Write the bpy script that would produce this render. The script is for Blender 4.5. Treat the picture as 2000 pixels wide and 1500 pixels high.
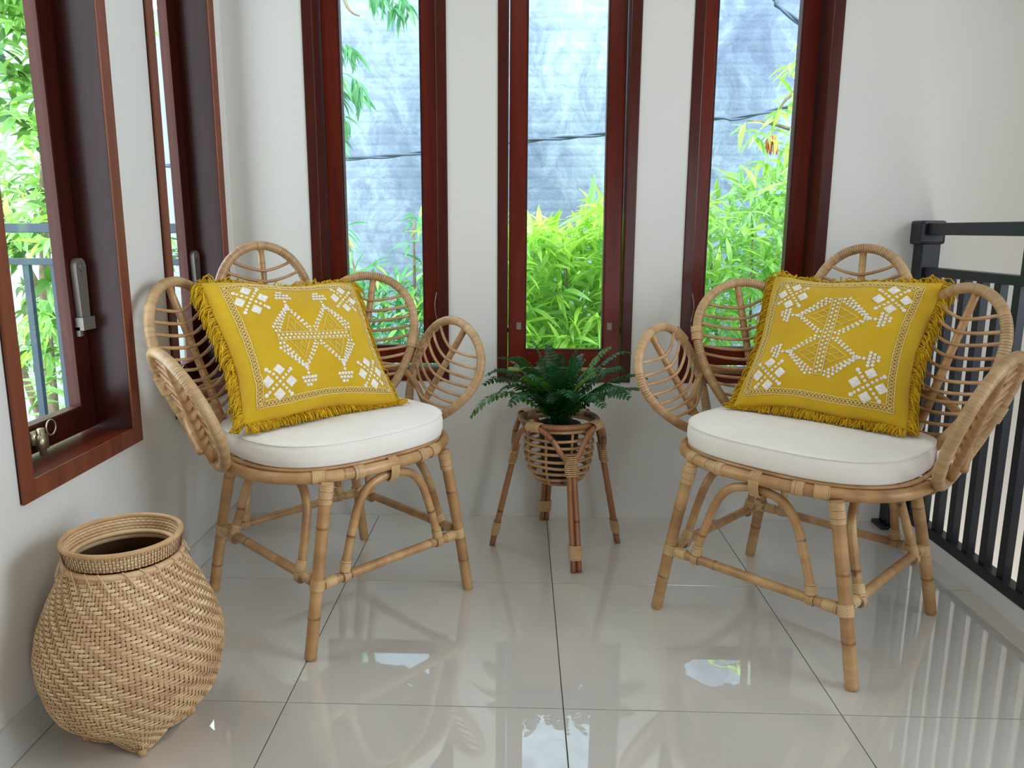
import bpy, bmesh, math, random
import numpy as np
from mathutils import Vector, Matrix
random.seed(7); np.random.seed(7)
PI = math.pi
S = bpy.context.scene
for o in list(bpy.data.objects): bpy.data.objects.remove(o)
C = S.collection

# ------------------------------------------------------------------ camera
FPX, PITCH, YAW, ROLL, CX, CY = 1494.9175, 0.190949, 0.035521, 0.001261, 963.1995, 737.3422
cam_d = bpy.data.cameras.new('camera'); cam = bpy.data.objects.new('camera', cam_d); C.objects.link(cam)
cam_d.sensor_fit = 'HORIZONTAL'; cam_d.sensor_width = 36.0; cam_d.lens = 36.0 * FPX / 2000
cam_d.shift_x = (1000 - CX) / 2000; cam_d.shift_y = (CY - 750) / 2000
cam_d.clip_start = 0.05; cam_d.clip_end = 100
f_ = Vector((0, math.cos(PITCH), -math.sin(PITCH))); u_ = Vector((0, math.sin(PITCH), math.cos(PITCH))); r_ = Vector((1, 0, 0))
Zm = Matrix.Rotation(YAW, 3, 'Z'); f_, u_, r_ = Zm @ f_, Zm @ u_, Zm @ r_
r2 = math.cos(ROLL) * r_ + math.sin(ROLL) * u_; u2 = -math.sin(ROLL) * r_ + math.cos(ROLL) * u_
Mc = Matrix((r2, u2, -f_)).transposed().to_4x4(); Mc.translation = Vector((0, 0, 1.0))
cam.matrix_world = Mc
S.camera = cam

# ------------------------------------------------------------------ world, sun, added fill lights, exposure
S.view_settings.view_transform = 'Standard'; S.view_settings.look = 'None'
S.view_settings.gamma = 1.0; S.view_settings.use_curve_mapping = False
S.view_settings.exposure = 0.0
W = bpy.data.worlds.new('sky'); S.world = W; W.use_nodes = True
bgn = W.node_tree.nodes['Background']
bgn.inputs['Color'].default_value = (0.80, 0.91, 1.0, 1); bgn.inputs['Strength'].default_value = 6.4

def lamp(name, kind, loc, energy, color, direction=None, **kw):
    d = bpy.data.lights.new(name, kind); d.energy = energy; d.color = color
    for k, v in kw.items(): setattr(d, k, v)
    o = bpy.data.objects.new(name, d); C.objects.link(o); o.location = loc
    if direction: o.rotation_euler = Vector(direction).to_track_quat('-Z', 'Y').to_euler()
    return o
lamp('sun', 'SUN', (0, -4, 8), 5.4, (1, .95, .84), (-.25, .55, -.95), angle=.02)
lamp('ceiling_fill', 'AREA', (0.1, 0.55, 2.70), 6, (1, .96, .91), (0, 0, -1), shape='RECTANGLE', size=1.3, size_y=1.3)  # added soft fill from above; the room shows no fixture
lamp('stairwell_side_fill', 'AREA', (2.38, 0.85, 1.15), 40, (.76, .88, 1), (-1, .25, -.16), shape='RECTANGLE', size=1.3, size_y=2.0, spread=1.9)  # added cool fill from the right for the left wall; no window there
lamp('rear_fill', 'AREA', (1.2, -1.5, .85), 20, (.90, .95, 1), (-.35, 1, -.12), shape='RECTANGLE', size=.5, size_y=1.5)  # added fill behind the camera; the rear wall has no doorway
lamp('stairwell_lower_fill', 'AREA', (1.95, 1.2, -1.2), 24, (1, .97, .93), (0, 1, .35), shape='RECTANGLE', size=.7, size_y=.9)  # added fill that brightens the wall behind the balusters

# ------------------------------------------------------------------ materials
def lin(c):
    return tuple(((v / 255) / 12.92 if v / 255 <= .04045 else ((v / 255 + .055) / 1.055) ** 2.4) for v in c) + (1,)
class NT:
    def __init__(s, name):
        s.m = bpy.data.materials.new(name); s.m.use_nodes = True; s.t = s.m.node_tree
        s.b = s.t.nodes['Principled BSDF']; s.out = s.t.nodes['Material Output']
    def n(s, ty, **kw):
        q = s.t.nodes.new(ty)
        for k, v in kw.items():
            if k in q.inputs: q.inputs[k].default_value = v
            else: setattr(q, k, v)
        return q
    def l(s, a, b): s.t.links.new(a, b)
    def coords(s, scale=(1, 1, 1), gen='Object'):
        tc = s.n('ShaderNodeTexCoord'); mp = s.n('ShaderNodeMapping'); mp.inputs['Scale'].default_value = scale
        s.l(tc.outputs[gen], mp.inputs['Vector']); return mp.outputs['Vector']
    def noise(s, vec, scale, detail=4, rough=.55, dist=0):
        q = s.n('ShaderNodeTexNoise', Scale=scale, Detail=detail, Roughness=rough, Distortion=dist)
        if vec is not None: s.l(vec, q.inputs['Vector'])
        return q.outputs['Fac']
    def ramp(s, fac, stops):
        q = s.n('ShaderNodeValToRGB'); e = q.color_ramp.elements
        while len(e) < len(stops): e.new(.5)
        for i, (p, c) in enumerate(stops):
            e[i].position = p; e[i].color = c if len(c) == 4 else lin(c)
        s.l(fac, q.inputs['Fac']); return q.outputs['Color']
    def mix(s, fac, a, b, blend='MIX'):
        q = s.n('ShaderNodeMix', data_type='RGBA', blend_type=blend)
        for i, v in ((0, fac), (6, a), (7, b)):
            if isinstance(v, (int, float, tuple)): q.inputs[i].default_value = v
            else: s.l(v, q.inputs[i])
        return q.outputs[2]
    def bump(s, h, strength=.3, dist=.002):
        q = s.n('ShaderNodeBump', Strength=strength, Distance=dist); s.l(h, q.inputs['Height']); s.l(q.outputs['Normal'], s.b.inputs['Normal'])
    def attr(s, name): return s.n('ShaderNodeAttribute', attribute_name=name).outputs['Fac']
    def math(s, op, a, b=0.0):
        q = s.n('ShaderNodeMath', operation=op)
        for i, v in enumerate((a, b)):
            if isinstance(v, (int, float)): q.inputs[i].default_value = v
            else: s.l(v, q.inputs[i])
        return q.outputs[0]
    def col(s, c):
        if isinstance(c, tuple): s.b.inputs['Base Color'].default_value = c if len(c) == 4 else lin(c)
        else: s.l(c, s.b.inputs['Base Color'])
    def rough(s, v): s.b.inputs['Roughness'].default_value = v
    def rnd(s): return s.n('ShaderNodeObjectInfo').outputs['Random']

M = {}
def wallmat(name, c, amt=6):
    q = NT(name); v = q.coords()
    f = q.noise(v, 1.3, 3)
    q.col(q.ramp(f, [(.3, tuple(x - amt for x in c)), (.7, c)])); q.rough(.75)
    q.bump(q.noise(v, 60, 3), .08, .002); M[name] = q.m
wallmat('wall', (217, 213, 205)); wallmat('wall_stair', (236, 235, 230)); wallmat('pale_wall', (150, 156, 158), 20); wallmat('ceiling', (235, 234, 230)); wallmat('curb', (249, 248, 245), 2)

q = NT('tile'); v = q.coords()
q.col(q.ramp(q.noise(v, 2.2, 5, .6, .6), [(.3, (206, 199, 188)), (.7, (215, 209, 199))])); q.rough(.02)
q.b.inputs['IOR'].default_value = 1.75; q.b.inputs['Coat Weight'].default_value = 1.0; q.b.inputs['Coat Roughness'].default_value = .008; q.b.inputs['Coat IOR'].default_value = 1.85
M['tile'] = q.m
q = NT('grout'); q.col((92, 90, 88)); q.rough(.9); M['grout'] = q.m
q = NT('skirting'); v = q.coords(); q.col(q.ramp(q.noise(v, 2.2, 5), [(.3, (190, 186, 178)), (.7, (204, 200, 192))])); q.rough(.12); M['skirting'] = q.m

def wood(name, a, b, scale, axis=2, rough=.22):
    q = NT(name); sc = [22, 22, 22]; sc[axis] = 1.4
    v = q.coords(tuple(sc)); f = q.noise(v, 1.0, 6, .65, .8)
    v2 = q.coords((1.2, 1.2, 1.2)); g = q.noise(v2, 2.0, 2)
    c = q.ramp(f, [(.28, a), (.72, b)]); q.col(q.mix(q.math('MULTIPLY', g, .35), c, tuple(x * .55 for x in lin(a)[:3]) + (1,)))
    q.rough(rough + .1); q.b.inputs['Specular IOR Level'].default_value = .22; q.b.inputs['Coat Weight'].default_value = .08; q.b.inputs['Coat Roughness'].default_value = .15
    q.bump(f, .12, .001); M[name] = q.m
wood('wood_v', (54, 16, 9), (88, 31, 17), 1, 2); wood('wood_x', (70, 22, 13), (112, 44, 26), 1, 0); wood('wood_c', (84, 22, 11), (126, 42, 20), 1, 2)
wood('wood_e', (98, 48, 30), (142, 78, 52), 1, 2, .4); wood('wood_d', (42, 12, 8), (68, 23, 14), 1, 2); wood('bead', (58, 22, 15), (84, 36, 24), 1, 2, .4)  # left windows: shade put into wood_d's colour, glare into wood_e's

q = NT('rattan_pole'); v = q.coords((1, 1, 1)); al = q.attr('along')
n1 = q.noise(v, 9, 4); cv = q.n('ShaderNodeCombineXYZ'); q.l(q.math('MULTIPLY', al, 5), cv.inputs[0]); q.l(q.rnd(), cv.inputs[1])
n2 = q.noise(cv.outputs[0], 3, 3)
c = q.ramp(q.math('ADD', q.math('MULTIPLY', n1, .5), q.math('MULTIPLY', n2, .5)), [(.30, (134, 92, 56)), (.48, (176, 132, 84)), (.66, (208, 168, 116))])
nd = q.attr('node'); c = q.mix(q.math('MULTIPLY', nd, q.ramp(q.noise(v, 25, 2), [(.35, (60, 60, 60)), (.6, (255, 255, 255))])), c, lin((80, 40, 24)))
q.col(c); q.rough(.36); q.bump(q.noise(q.coords((120, 120, 12)), 1, 3), .2, .0008); M['rattan_pole'] = q.m

q = NT('rattan_wrap'); v = q.coords(); al = q.attr('along')
cv = q.n('ShaderNodeCombineXYZ'); q.l(q.math('MULTIPLY', q.math('FLOOR', q.math('DIVIDE', al, .007)), 7.31), cv.inputs[0])
n2 = q.noise(cv.outputs[0], 1.0, 1); n1 = q.noise(v, 10, 3)
c = q.ramp(q.math('ADD', q.math('MULTIPLY', n1, .45), q.math('MULTIPLY', n2, .55)), [(.3, (152, 115, 76)), (.5, (184, 147, 103)), (.7, (208, 174, 130))])
c = q.mix(q.attr('node'), c, lin((104, 66, 36))); q.col(c); q.rough(.42); q.bump(q.noise(q.coords((160, 160, 160)), 1, 2), .15, .0006); M['rattan_wrap'] = q.m

q = NT('binding'); v = q.coords(); c = q.ramp(q.noise(v, 14, 3), [(.3, (176, 136, 88)), (.7, (214, 178, 130))])
c = q.mix(q.attr('node'), c, lin((112, 72, 40))); q.col(c); q.rough(.4); M['binding'] = q.m
q = NT('rib'); v = q.coords(); c = q.ramp(q.noise(v, 12, 3), [(.3, (158, 112, 70)), (.7, (206, 164, 118))]); q.col(c); q.rough(.4); M['rib'] = q.m
q = NT('stand_pole'); v = q.coords((14, 14, 3)); c = q.ramp(q.noise(v, 1, 4), [(.3, (122, 74, 44)), (.7, (170, 116, 74))]); c = q.mix(q.attr('node'), c, lin((80, 42, 26))); q.col(c); q.rough(.32); M['stand_pole'] = q.m

q = NT('cushion'); v = q.coords(); q.col(q.ramp(q.noise(v, 5, 3), [(.3, (236, 228, 216)), (.7, (243, 237, 227))])); q.rough(.85)
q.b.inputs['Sheen Weight'].default_value = .2; q.bump(q.noise(v, 420, 2), .15, .0008); M['cushion'] = q.m
q = NT('yellow'); v = q.coords(); n = q.noise(v, 7, 4)
q.col(q.ramp(n, [(.3, (198, 156, 0)), (.7, (212, 172, 8))])); q.rough(.85); q.b.inputs['Sheen Weight'].default_value = .15
wv = q.n('ShaderNodeTexWave', Scale=230, Distortion=1.2); q.l(q.coords(), wv.inputs['Vector']); q.bump(wv.outputs['Fac'], .12, .0008); M['yellow'] = q.m
q = NT('fringe'); q.col(q.ramp(q.noise(q.coords(), 40, 2), [(.3, (194, 148, 2)), (.7, (226, 182, 20))])); q.rough(.9); M['fringe'] = q.m
q = NT('embroidery'); q.col(q.ramp(q.noise(q.coords(), 180, 2), [(.3, (222, 208, 196)), (.7, (246, 240, 230))])); q.rough(.8); M['embroidery'] = q.m
q = NT('trim'); q.col((234, 208, 136)); q.rough(.85); M['trim'] = q.m
q = NT('trim_fill'); q.col((176, 140, 48)); q.rough(.9); M['trim_fill'] = q.m
q = NT('black_metal'); q.col((8, 12, 24)); q.rough(.38); M['black_metal'] = q.m
q = NT('teal_metal'); q.col((24, 46, 60)); q.rough(.35); M['teal_metal'] = q.m
q = NT('brass'); q.col((170, 158, 130)); q.rough(.35); q.b.inputs['Metallic'].default_value = .8; M['brass'] = q.m
q = NT('steel'); q.col((128, 120, 112)); q.rough(.45); q.b.inputs['Metallic'].default_value = .5; M['steel'] = q.m
q = NT('pot'); q.col((12, 12, 14)); q.rough(.45); M['pot'] = q.m
q = NT('soil'); q.col((40, 28, 20)); q.rough(.95); M['soil'] = q.m
q = NT('cable'); q.col((70, 84, 104)); q.rough(.6); M['cable'] = q.m
q = NT('bark'); q.col(q.ramp(q.noise(q.coords(), 20, 4), [(.3, (96, 84, 66)), (.7, (142, 128, 104))])); q.rough(.9); M['bark'] = q.m
q = NT('flower'); q.col((214, 96, 70)); q.rough(.6); M['flower'] = q.m
q = NT('ground'); q.col(q.ramp(q.noise(q.coords(), 1, 4), [(.3, (110, 112, 96)), (.7, (150, 150, 134))])); q.rough(.95); M['ground'] = q.m

def leafmat(name, a, b, c_, trans, rough=.35):
    q = NT(name); q.col(q.mix(q.rnd(), q.ramp(q.noise(q.coords(), 6, 2), [(.3, a), (.7, b)]), lin(c_))); q.rough(rough)
    d = q.n('ShaderNodeBsdfTranslucent'); d.inputs['Color'].default_value = lin(trans)
    ms = q.n('ShaderNodeMixShader'); ms.inputs[0].default_value = .38
    q.l(q.b.outputs[0], ms.inputs[1]); q.l(d.outputs[0], ms.inputs[2]); q.l(ms.outputs[0], q.out.inputs['Surface']); M[name] = q.m
leafmat('leaf_lime', (140, 190, 62), (178, 220, 88), (150, 206, 118), (200, 240, 96))
leafmat('leaf_lime2', (110, 164, 72), (152, 200, 98), (130, 184, 120), (176, 224, 104))
leafmat('leaf_dark', (34, 66, 34), (58, 98, 46), (84, 128, 56), (90, 140, 50))
leafmat('leaf_hang', (70, 132, 88), (98, 160, 108), (86, 148, 104), (110, 190, 110))
leafmat('fern', (20, 58, 36), (34, 82, 44), (40, 92, 46), (44, 104, 40), .28)
leafmat('fern_new', (62, 112, 40), (92, 142, 52), (78, 130, 50), (120, 170, 50), .3)

q = NT('glass'); tr = q.n('ShaderNodeBsdfTransparent'); tr.inputs['Color'].default_value = (.96, .985, .98, 1)
gl = q.n('ShaderNodeBsdfGlossy', Roughness=.01); fr = q.n('ShaderNodeFresnel', IOR=1.5); ms = q.n('ShaderNodeMixShader')
geo = q.n('ShaderNodeNewGeometry'); q.l(q.math('ADD', q.math('MULTIPLY', geo.outputs['Backfacing'], -.83333), 1.5), fr.inputs['IOR'])
q.l(fr.outputs[0], ms.inputs[0]); q.l(tr.outputs[0], ms.inputs[1]); q.l(gl.outputs[0], ms.inputs[2]); q.l(ms.outputs[0], q.out.inputs['Surface']); M['glass'] = q.m

q = NT('neighbour_wall')     # weathered pale blue painted brickwork
v = q.coords(); big = q.noise(v, .55, 3, .5); st = q.noise(q.coords((3, 3, 2.2)), 1.8, 8, .72, .8); sp = q.noise(q.coords((5, 5, 14)), 2.0, 5, .7)
c = q.ramp(q.math('ADD', q.math('MULTIPLY', big, .45), q.math('MULTIPLY', st, .55)), [(.36, (82, 96, 118)), (.46, (102, 118, 138)), (.55, (128, 146, 160)), (.66, (158, 174, 178))])
c = q.mix(q.math('MULTIPLY', q.math('GREATER_THAN', sp, .62), .35), c, lin((72, 88, 108)))
q.col(c); q.rough(.9); br = q.n('ShaderNodeTexBrick', Scale=1.0); br.inputs['Mortar Size'].default_value = .02; br.inputs['Brick Width'].default_value = .24; br.inputs['Row Height'].default_value = .07; br.inputs['Mortar Smooth'].default_value = 1.0
sx = q.n('ShaderNodeSeparateXYZ'); q.l(q.coords(), sx.inputs[0]); cb = q.n('ShaderNodeCombineXYZ'); q.l(sx.outputs[0], cb.inputs[0]); q.l(sx.outputs[2], cb.inputs[1]); q.l(cb.outputs[0], br.inputs['Vector'])
q.bump(q.math('ADD', q.math('MULTIPLY', br.outputs['Fac'], -.22), q.noise(v, 11, 6, .75)), .5, .014); M['neighbour_wall'] = q.m

q = NT('weave'); v = q.coords(); n = q.noise(v, 9, 4, .6); n3 = q.noise(q.coords((2, 2, 60)), 1.5, 3)
c = q.ramp(q.math('ADD', q.math('MULTIPLY', n, .55), q.math('MULTIPLY', n3, .45)), [(.34, (172, 124, 94)), (.46, (208, 166, 124)), (.60, (232, 202, 154))]); q.col(c); q.rough(.5); M['weave'] = q.m
q = NT('weave_stake'); q.col(q.ramp(q.noise(q.coords(), 12, 3), [(.3, (176, 134, 92)), (.7, (212, 172, 120))])); q.rough(.55); M['weave_stake'] = q.m
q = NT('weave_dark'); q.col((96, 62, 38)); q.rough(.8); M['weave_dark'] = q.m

# ------------------------------------------------------------------ mesh helpers
class MB:
    def __init__(s): s.v = []; s.f = []; s.al = []; s.nd = []; s.n = 0
    def add(s, v, f, al=None, nd=None):
        v = np.asarray(v, float); k = s.n; s.v.append(v)
        s.f += [tuple(i + k for i in q) for q in f]
        s.al.append(np.zeros(len(v)) if al is None else np.asarray(al, float)); s.nd.append(np.zeros(len(v)) if nd is None else np.asarray(nd, float))
        s.n += len(v)
    def box(s, a, b):
        (x0, y0, z0), (x1, y1, z1) = a, b
        s.add([(x0, y0, z0), (x1, y0, z0), (x1, y1, z0), (x0, y1, z0), (x0, y0, z1), (x1, y0, z1), (x1, y1, z1), (x0, y1, z1)],
              [(3, 2, 1, 0), (4, 5, 6, 7), (0, 1, 5, 4), (1, 2, 6, 5), (2, 3, 7, 6), (3, 0, 4, 7)])
    def tube(s, P, r, seg=8, closed=False, nodes=(), ridge=None, flat=1.0, cap=True, step=None, nk=1.0):
        """sweep along path P; r radius or list; nodes: arc lengths of joints; ridge=(pitch, depth) wrapped look"""
        P = np.asarray(P, float); n0 = len(P)
        Q = np.vstack([P, P[:1]]) if closed else P
        d = np.r_[0, np.cumsum(np.linalg.norm(np.diff(Q, axis=0), axis=1))]; L = d[-1]
        rr = np.full(len(Q), r) if np.isscalar(r) else (np.r_[r, r[:1]] if closed else np.asarray(r, float))
        if ridge: t = np.linspace(0, L, int(L / ridge[0]) * 4 + 1)
        elif step: t = np.linspace(0, L, max(2, int(L / step)) + 1)
        else: t = d.copy()
        for nn in nodes: t = np.r_[t, nn - .006, nn - .002, nn, nn + .002, nn + .006]
        t = np.unique(np.clip(t, 0, L).round(6))
        if closed: t = t[:-1]
        X = np.stack([np.interp(t, d, Q[:, k]) for k in range(3)], 1); R = np.interp(t, d, rr)
        nd = np.zeros(len(t))
        for nn in nodes:
            g = nk * np.exp(-((t - nn) / .0028) ** 2); R = R * (1 + .07 * g); nd = np.maximum(nd, g * .95)
        if ridge:
            ph = (t / ridge[0]) % 1.0; prof = np.sqrt(np.clip(np.sin(PI * ph), 0, 1)); R = R + ridge[1] * (prof - .6); nd = np.maximum(nd, (prof < .3) * .75)
        if closed: T = np.roll(X, -1, 0) - np.roll(X, 1, 0)
        else:
            T = np.gradient(X, axis=0)
        T /= np.linalg.norm(T, axis=1)[:, None] + 1e-12
        up = np.array([0, 0, 1.]) if abs(T[0][2]) < .9 else np.array([1., 0, 0])
        N = np.zeros_like(T); a = up - T[0] * (up @ T[0]); N[0] = a / np.linalg.norm(a)
        for i in range(1, len(T)):
            a = N[i - 1] - T[i] * (N[i - 1] @ T[i]); N[i] = a / (np.linalg.norm(a) + 1e-12)
        B = np.cross(T, N); ang = np.linspace(0, 2 * PI, seg, endpoint=False)
        if closed:   # untwist
            a = N[-1] - T[0] * (N[-1] @ T[0]); a /= np.linalg.norm(a); tw = math.atan2(np.cross(N[0], a) @ T[0], N[0] @ a)
            off = -np.linspace(0, tw, len(T))
        else: off = np.zeros(len(T))
        A = ang[None, :] + off[:, None]
        V = X[:, None, :] + R[:, None, None] * (np.cos(A)[..., None] * N[:, None, :] + flat * np.sin(A)[..., None] * B[:, None, :])
        m = len(t); F = []
        for i in range(m if closed else m - 1):
            j = (i + 1) % m
            for k in range(seg):
                k2 = (k + 1) % seg; F.append((i * seg + k, i * seg + k2, j * seg + k2, j * seg + k))
        if cap and not closed:
            F.append(tuple(range(seg))[::-1]); F.append(tuple((m - 1) * seg + k for k in range(seg)))
        s.add(V.reshape(-1, 3), F, np.repeat(t, seg), np.repeat(nd, seg))
    def lathe(s, prof, seg=40, cx=0, cy=0):
        n = len(prof); V = []
        for r, z in prof:
            for k in range(seg): a = 2 * PI * k / seg; V.append((cx + r * math.cos(a), cy + r * math.sin(a), z))
        F = [(i * seg + k, i * seg + (k + 1) % seg, (i + 1) * seg + (k + 1) % seg, (i + 1) * seg + k) for i in range(n - 1) for k in range(seg)]
        s.add(V, F)
    def build(s, name, mat, parent=None, smooth=True, bevel=0):
        me = bpy.data.meshes.new(name); V = np.vstack(s.v) if s.v else np.zeros((0, 3))
        me.from_pydata(V.tolist(), [], s.f); me.materials.append(M[mat] if isinstance(mat, str) else mat)
        for nm, arr in (('along', s.al), ('node', s.nd)):
            a = me.attributes.new(nm, 'FLOAT', 'POINT'); a.data.foreach_set('value', np.concatenate(arr).astype(np.float32))
        if smooth: me.polygons.foreach_set('use_smooth', [True] * len(me.polygons))
        me.update()
        if bevel:
            bm = bmesh.new(); bm.from_mesh(me); bmesh.ops.bevel(bm, geom=bm.edges[:], offset=bevel, segments=2, affect='EDGES', profile=.6); bm.to_mesh(me); bm.free()
            me.polygons.foreach_set('use_smooth', [False] * len(me.polygons))
        return link(name, me, parent)
def link(name, me, parent=None):
    o = bpy.data.objects.new(name, me); C.objects.link(o)
    if parent is not None: o.parent = parent
    return o
def empty(name, loc=(0, 0, 0), rz=0, label=None, cat=None, group=None, kind=None):
    o = bpy.data.objects.new(name, None); C.objects.link(o); o.location = loc; o.rotation_euler = (0, 0, rz); o.empty_display_size = .1
    return tag(o, label, cat, group, kind)
def tag(o, label=None, cat=None, group=None, kind=None):
    for k, v in (('label', label), ('category', cat), ('group', group), ('kind', kind)):
        if v: o[k] = v
    return o
def boxobj(name, a, b, mat, parent=None, bevel=0):
    mb = MB(); mb.box(a, b); return mb.build(name, mat, parent, smooth=False, bevel=bevel)
def spline(P, n=8, closed=False):
    P = np.asarray(P, float); N = len(P); out = []
    for i in range(N if closed else N - 1):
        if closed: a, b, c, d = P[(i - 1) % N], P[i], P[(i + 1) % N], P[(i + 2) % N]
        else: a, b, c, d = P[max(i - 1, 0)], P[i], P[i + 1], P[min(i + 2, N - 1)]
        for t in np.linspace(0, 1, n, endpoint=False):
            out.append(.5 * ((2 * b) + (-a + c) * t + (2 * a - 5 * b + 4 * c - d) * t * t + (-a + 3 * b - 3 * c + d) * t ** 3))
    if not closed: out.append(P[-1])
    return np.array(out)
def bind(parent, P, r, name='binding', pitch=.0045, mat='binding', label=None):
    mb = MB(); mb.tube(P, r, 10, ridge=(pitch, .0011)); o = mb.build(name, mat, parent)
    if label: o['label'] = label
    return o
def seg_around(p, d, L):
    p = np.asarray(p, float); d = np.asarray(d, float); d = d / np.linalg.norm(d); return np.array([p - d * L / 2, p, p + d * L / 2])

# ------------------------------------------------------------------ structure
LX, BY, CURB = -.963, 2.576, 1.278
ZC, YR, XR, ZF = 2.75, -2.7, 2.45, -2.9
wins = {1: (-.702, -.242), 2: (-.078, .375), 3: (.536, .997)}            # on the back wall
lwins = {4: (1.372, 1.845), 5: (2.052, 2.502)}                             # on the left wall
WZ0, WZ1, WD = .488, 2.22, .13
fl = empty('floor', kind='structure')
boxobj('grout_bed', (LX - .1, YR, -.12), (CURB + .02, BY + .05, -.0025), 'grout', fl)
xs = [LX, -.497, .098, .681, CURB]; ys = [BY, 2.057, 1.469, .881, .293, -.295, -.883, -1.471, -2.059, YR]
for j in range(len(ys) - 1):
    for i in range(4):
        boxobj('floor_tile', (xs[i] + .0012, ys[j + 1] + .0013, -.012), (xs[i + 1] - .0012, ys[j] - .0013, 0), 'tile', fl, bevel=.0005)
bb = empty('baseboard_left', kind='structure')
for j in range(len(ys) - 1):
    boxobj('skirting_tile', (LX - .001, ys[j + 1] + .0008, .0015), (LX + .009, ys[j] - .0008, .083), 'skirting', bb, bevel=.0006)
def wall_with_holes(name, u0, u1, z0, z1, holes, mk, mat):
    mb = MB(); cur = u0
    for a, b, h0, h1 in sorted(holes):
        mb.box(*mk(cur, a, z0, z1)); mb.box(*mk(a, b, z0, h0)); mb.box(*mk(a, b, h1, z1)); cur = b
    mb.box(*mk(cur, u1, z0, z1))
    o = mb.build(name, mat, None, smooth=False); return tag(o, kind='structure')
wall_with_holes('wall_back', LX - .13, XR + .1, ZF, ZC + .1, [(a + .004, b - .004, WZ0 + .004, WZ1 - .004) for a, b in wins.values()],
                lambda a, b, c, d: ((a, BY, c), (b, BY + .13, d)), 'wall')
wall_with_holes('wall_left', YR, BY, ZF, ZC + .1, [(a + .004, b - .004, WZ0 + .004, WZ1 - .004) for a, b in lwins.values()],
                lambda a, b, c, d: ((LX - .13, a, c), (LX, b, d)), 'wall')
tag(boxobj('wall_right', (XR, YR, ZF), (XR + .1, BY, ZC + .1), 'wall_stair'), kind='structure')
wall_with_holes('wall_rear', LX - .13, XR + .1, ZF, ZC + .1, [], lambda a, b, c, d: ((a, YR - .12, c), (b, YR, d)), 'wall')
tag(boxobj('ceiling', (LX - .13, YR - .12, ZC), (XR + .1, BY + .13, ZC + .12), 'ceiling'), kind='structure')
tag(boxobj('floor_lower', (LX, YR, ZF - .1), (XR, BY, ZF), 'tile'), kind='structure')
tag(boxobj('trim_1', (CURB, YR, -.3), (CURB + .085, BY - .0005, .05), 'curb', bevel=.0015), kind='structure')

def window(n, u0, u1, loc, rz, opening=0.0, left=False):
    """local x along the wall, y outwards, z up; origin at wall face"""
    root = empty('window_%d' % n, loc, rz, kind='structure')
    w, fw, d, p = u1 - u0, .034, WD, -.004
    x0, x1 = 0.0, w; z0, z1 = WZ0 - (.012 if left else 0), WZ1
    wv = 'wood_d' if left else 'wood_v'
    if left:  # thin added strips carrying the paler, glare-lit tone of the front faces
        for nm, a_, b_ in (('facing', (x0 - .001, p - .005, z0 - .001), (x0 + fw + .004, p, z1)), ('facing', (x1 - fw - .004, p - .005, z0 - .001), (x1 + .001, p, z1)), ('facing', (x0 + fw + .0042, p - .005, z0 - .001), (x1 - fw - .0042, p, z0 + .040)), ('facing', (x0 + fw + .0042, p - .005, z1 - .04), (x1 - fw - .0042, p, z1))): boxobj(nm, a_, b_, 'wood_e', root, bevel=.001)
    boxobj('jamb', (x0, p, z0), (x0 + fw, d, z1), wv, root, bevel=.0025)
    boxobj('jamb', (x1 - fw, p, z0), (x1, d, z1), wv, root, bevel=.0025)
    boxobj('sill', (x0 + fw, p, z0), (x1 - fw, d, z0 + .036), 'wood_x', root, bevel=.0025)
    boxobj('head', (x0 + fw, p, z1 - .036), (x1 - fw, d, z1), 'wood_x', root, bevel=.0025)
    # rebate stops
    st = MB(); ysx = d - .05
    # casement (origin at its hinge line, top)
    g = .003; cx0, cx1 = x0 + fw + g, x1 - fw - g; cz1 = z1 - .036 - g; cz0 = z0 + .036 + .010; H = cz1 - cz0; sw = .056; yt = .026 if left else .034; yb = d - yt - .002
    cas = empty('casement', (0, yb, cz1)); cas.parent = root; cas.rotation_euler = (opening, 0, 0)
    mbc = MB()
    mbc.box((cx0, 0, -H), (cx0 + sw, yt, 0)); mbc.box((cx1 - sw, 0, -H), (cx1, yt, 0))
    mbc.box((cx0 + sw, 0, -H), (cx1 - sw, yt, -H + .058)); mbc.box((cx0 + sw, 0, -.058), (cx1 - sw, yt, 0))
    c = mbc.build('casement_frame', 'wood_d' if left else 'wood_c', None, smooth=False, bevel=.002)
    # the frame replaces the empty so that panes and fittings are sub-parts
    c.parent = root; c.location = cas.location; c.rotation_euler = cas.rotation_euler; bpy.data.objects.remove(cas)
    boxobj('pane', (cx0 + sw - .004, (.007), -H + .054), (cx1 - sw + .004, .011, -.054), 'glass', c)
    bd = MB(); t = .005
    for a, b in (((cx0 + sw, -.001, -H + .058), (cx0 + sw + t, yt + .001, -.058)), ((cx1 - sw - t, -.001, -H + .058), (cx1 - sw, yt + .001, -.058)),
                 ((cx0 + sw + t, -.001, -H + .058), (cx1 - sw - t, yt + .001, -H + .058 + t))): bd.box(a, b)
    bd.build('glazing_bead', 'bead', c, smooth=False)
    return root, c, (cx0, cx1, H, d)
info = {}
for n, (a, b) in wins.items(): info[n] = window(n, a, b, (a, BY, 0), 0, -.048 if n == 2 else 0)
for n, (a, b) in lwins.items(): info[n] = window(n, a, b, (LX, a, 0), PI / 2, -.010, True)
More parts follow.
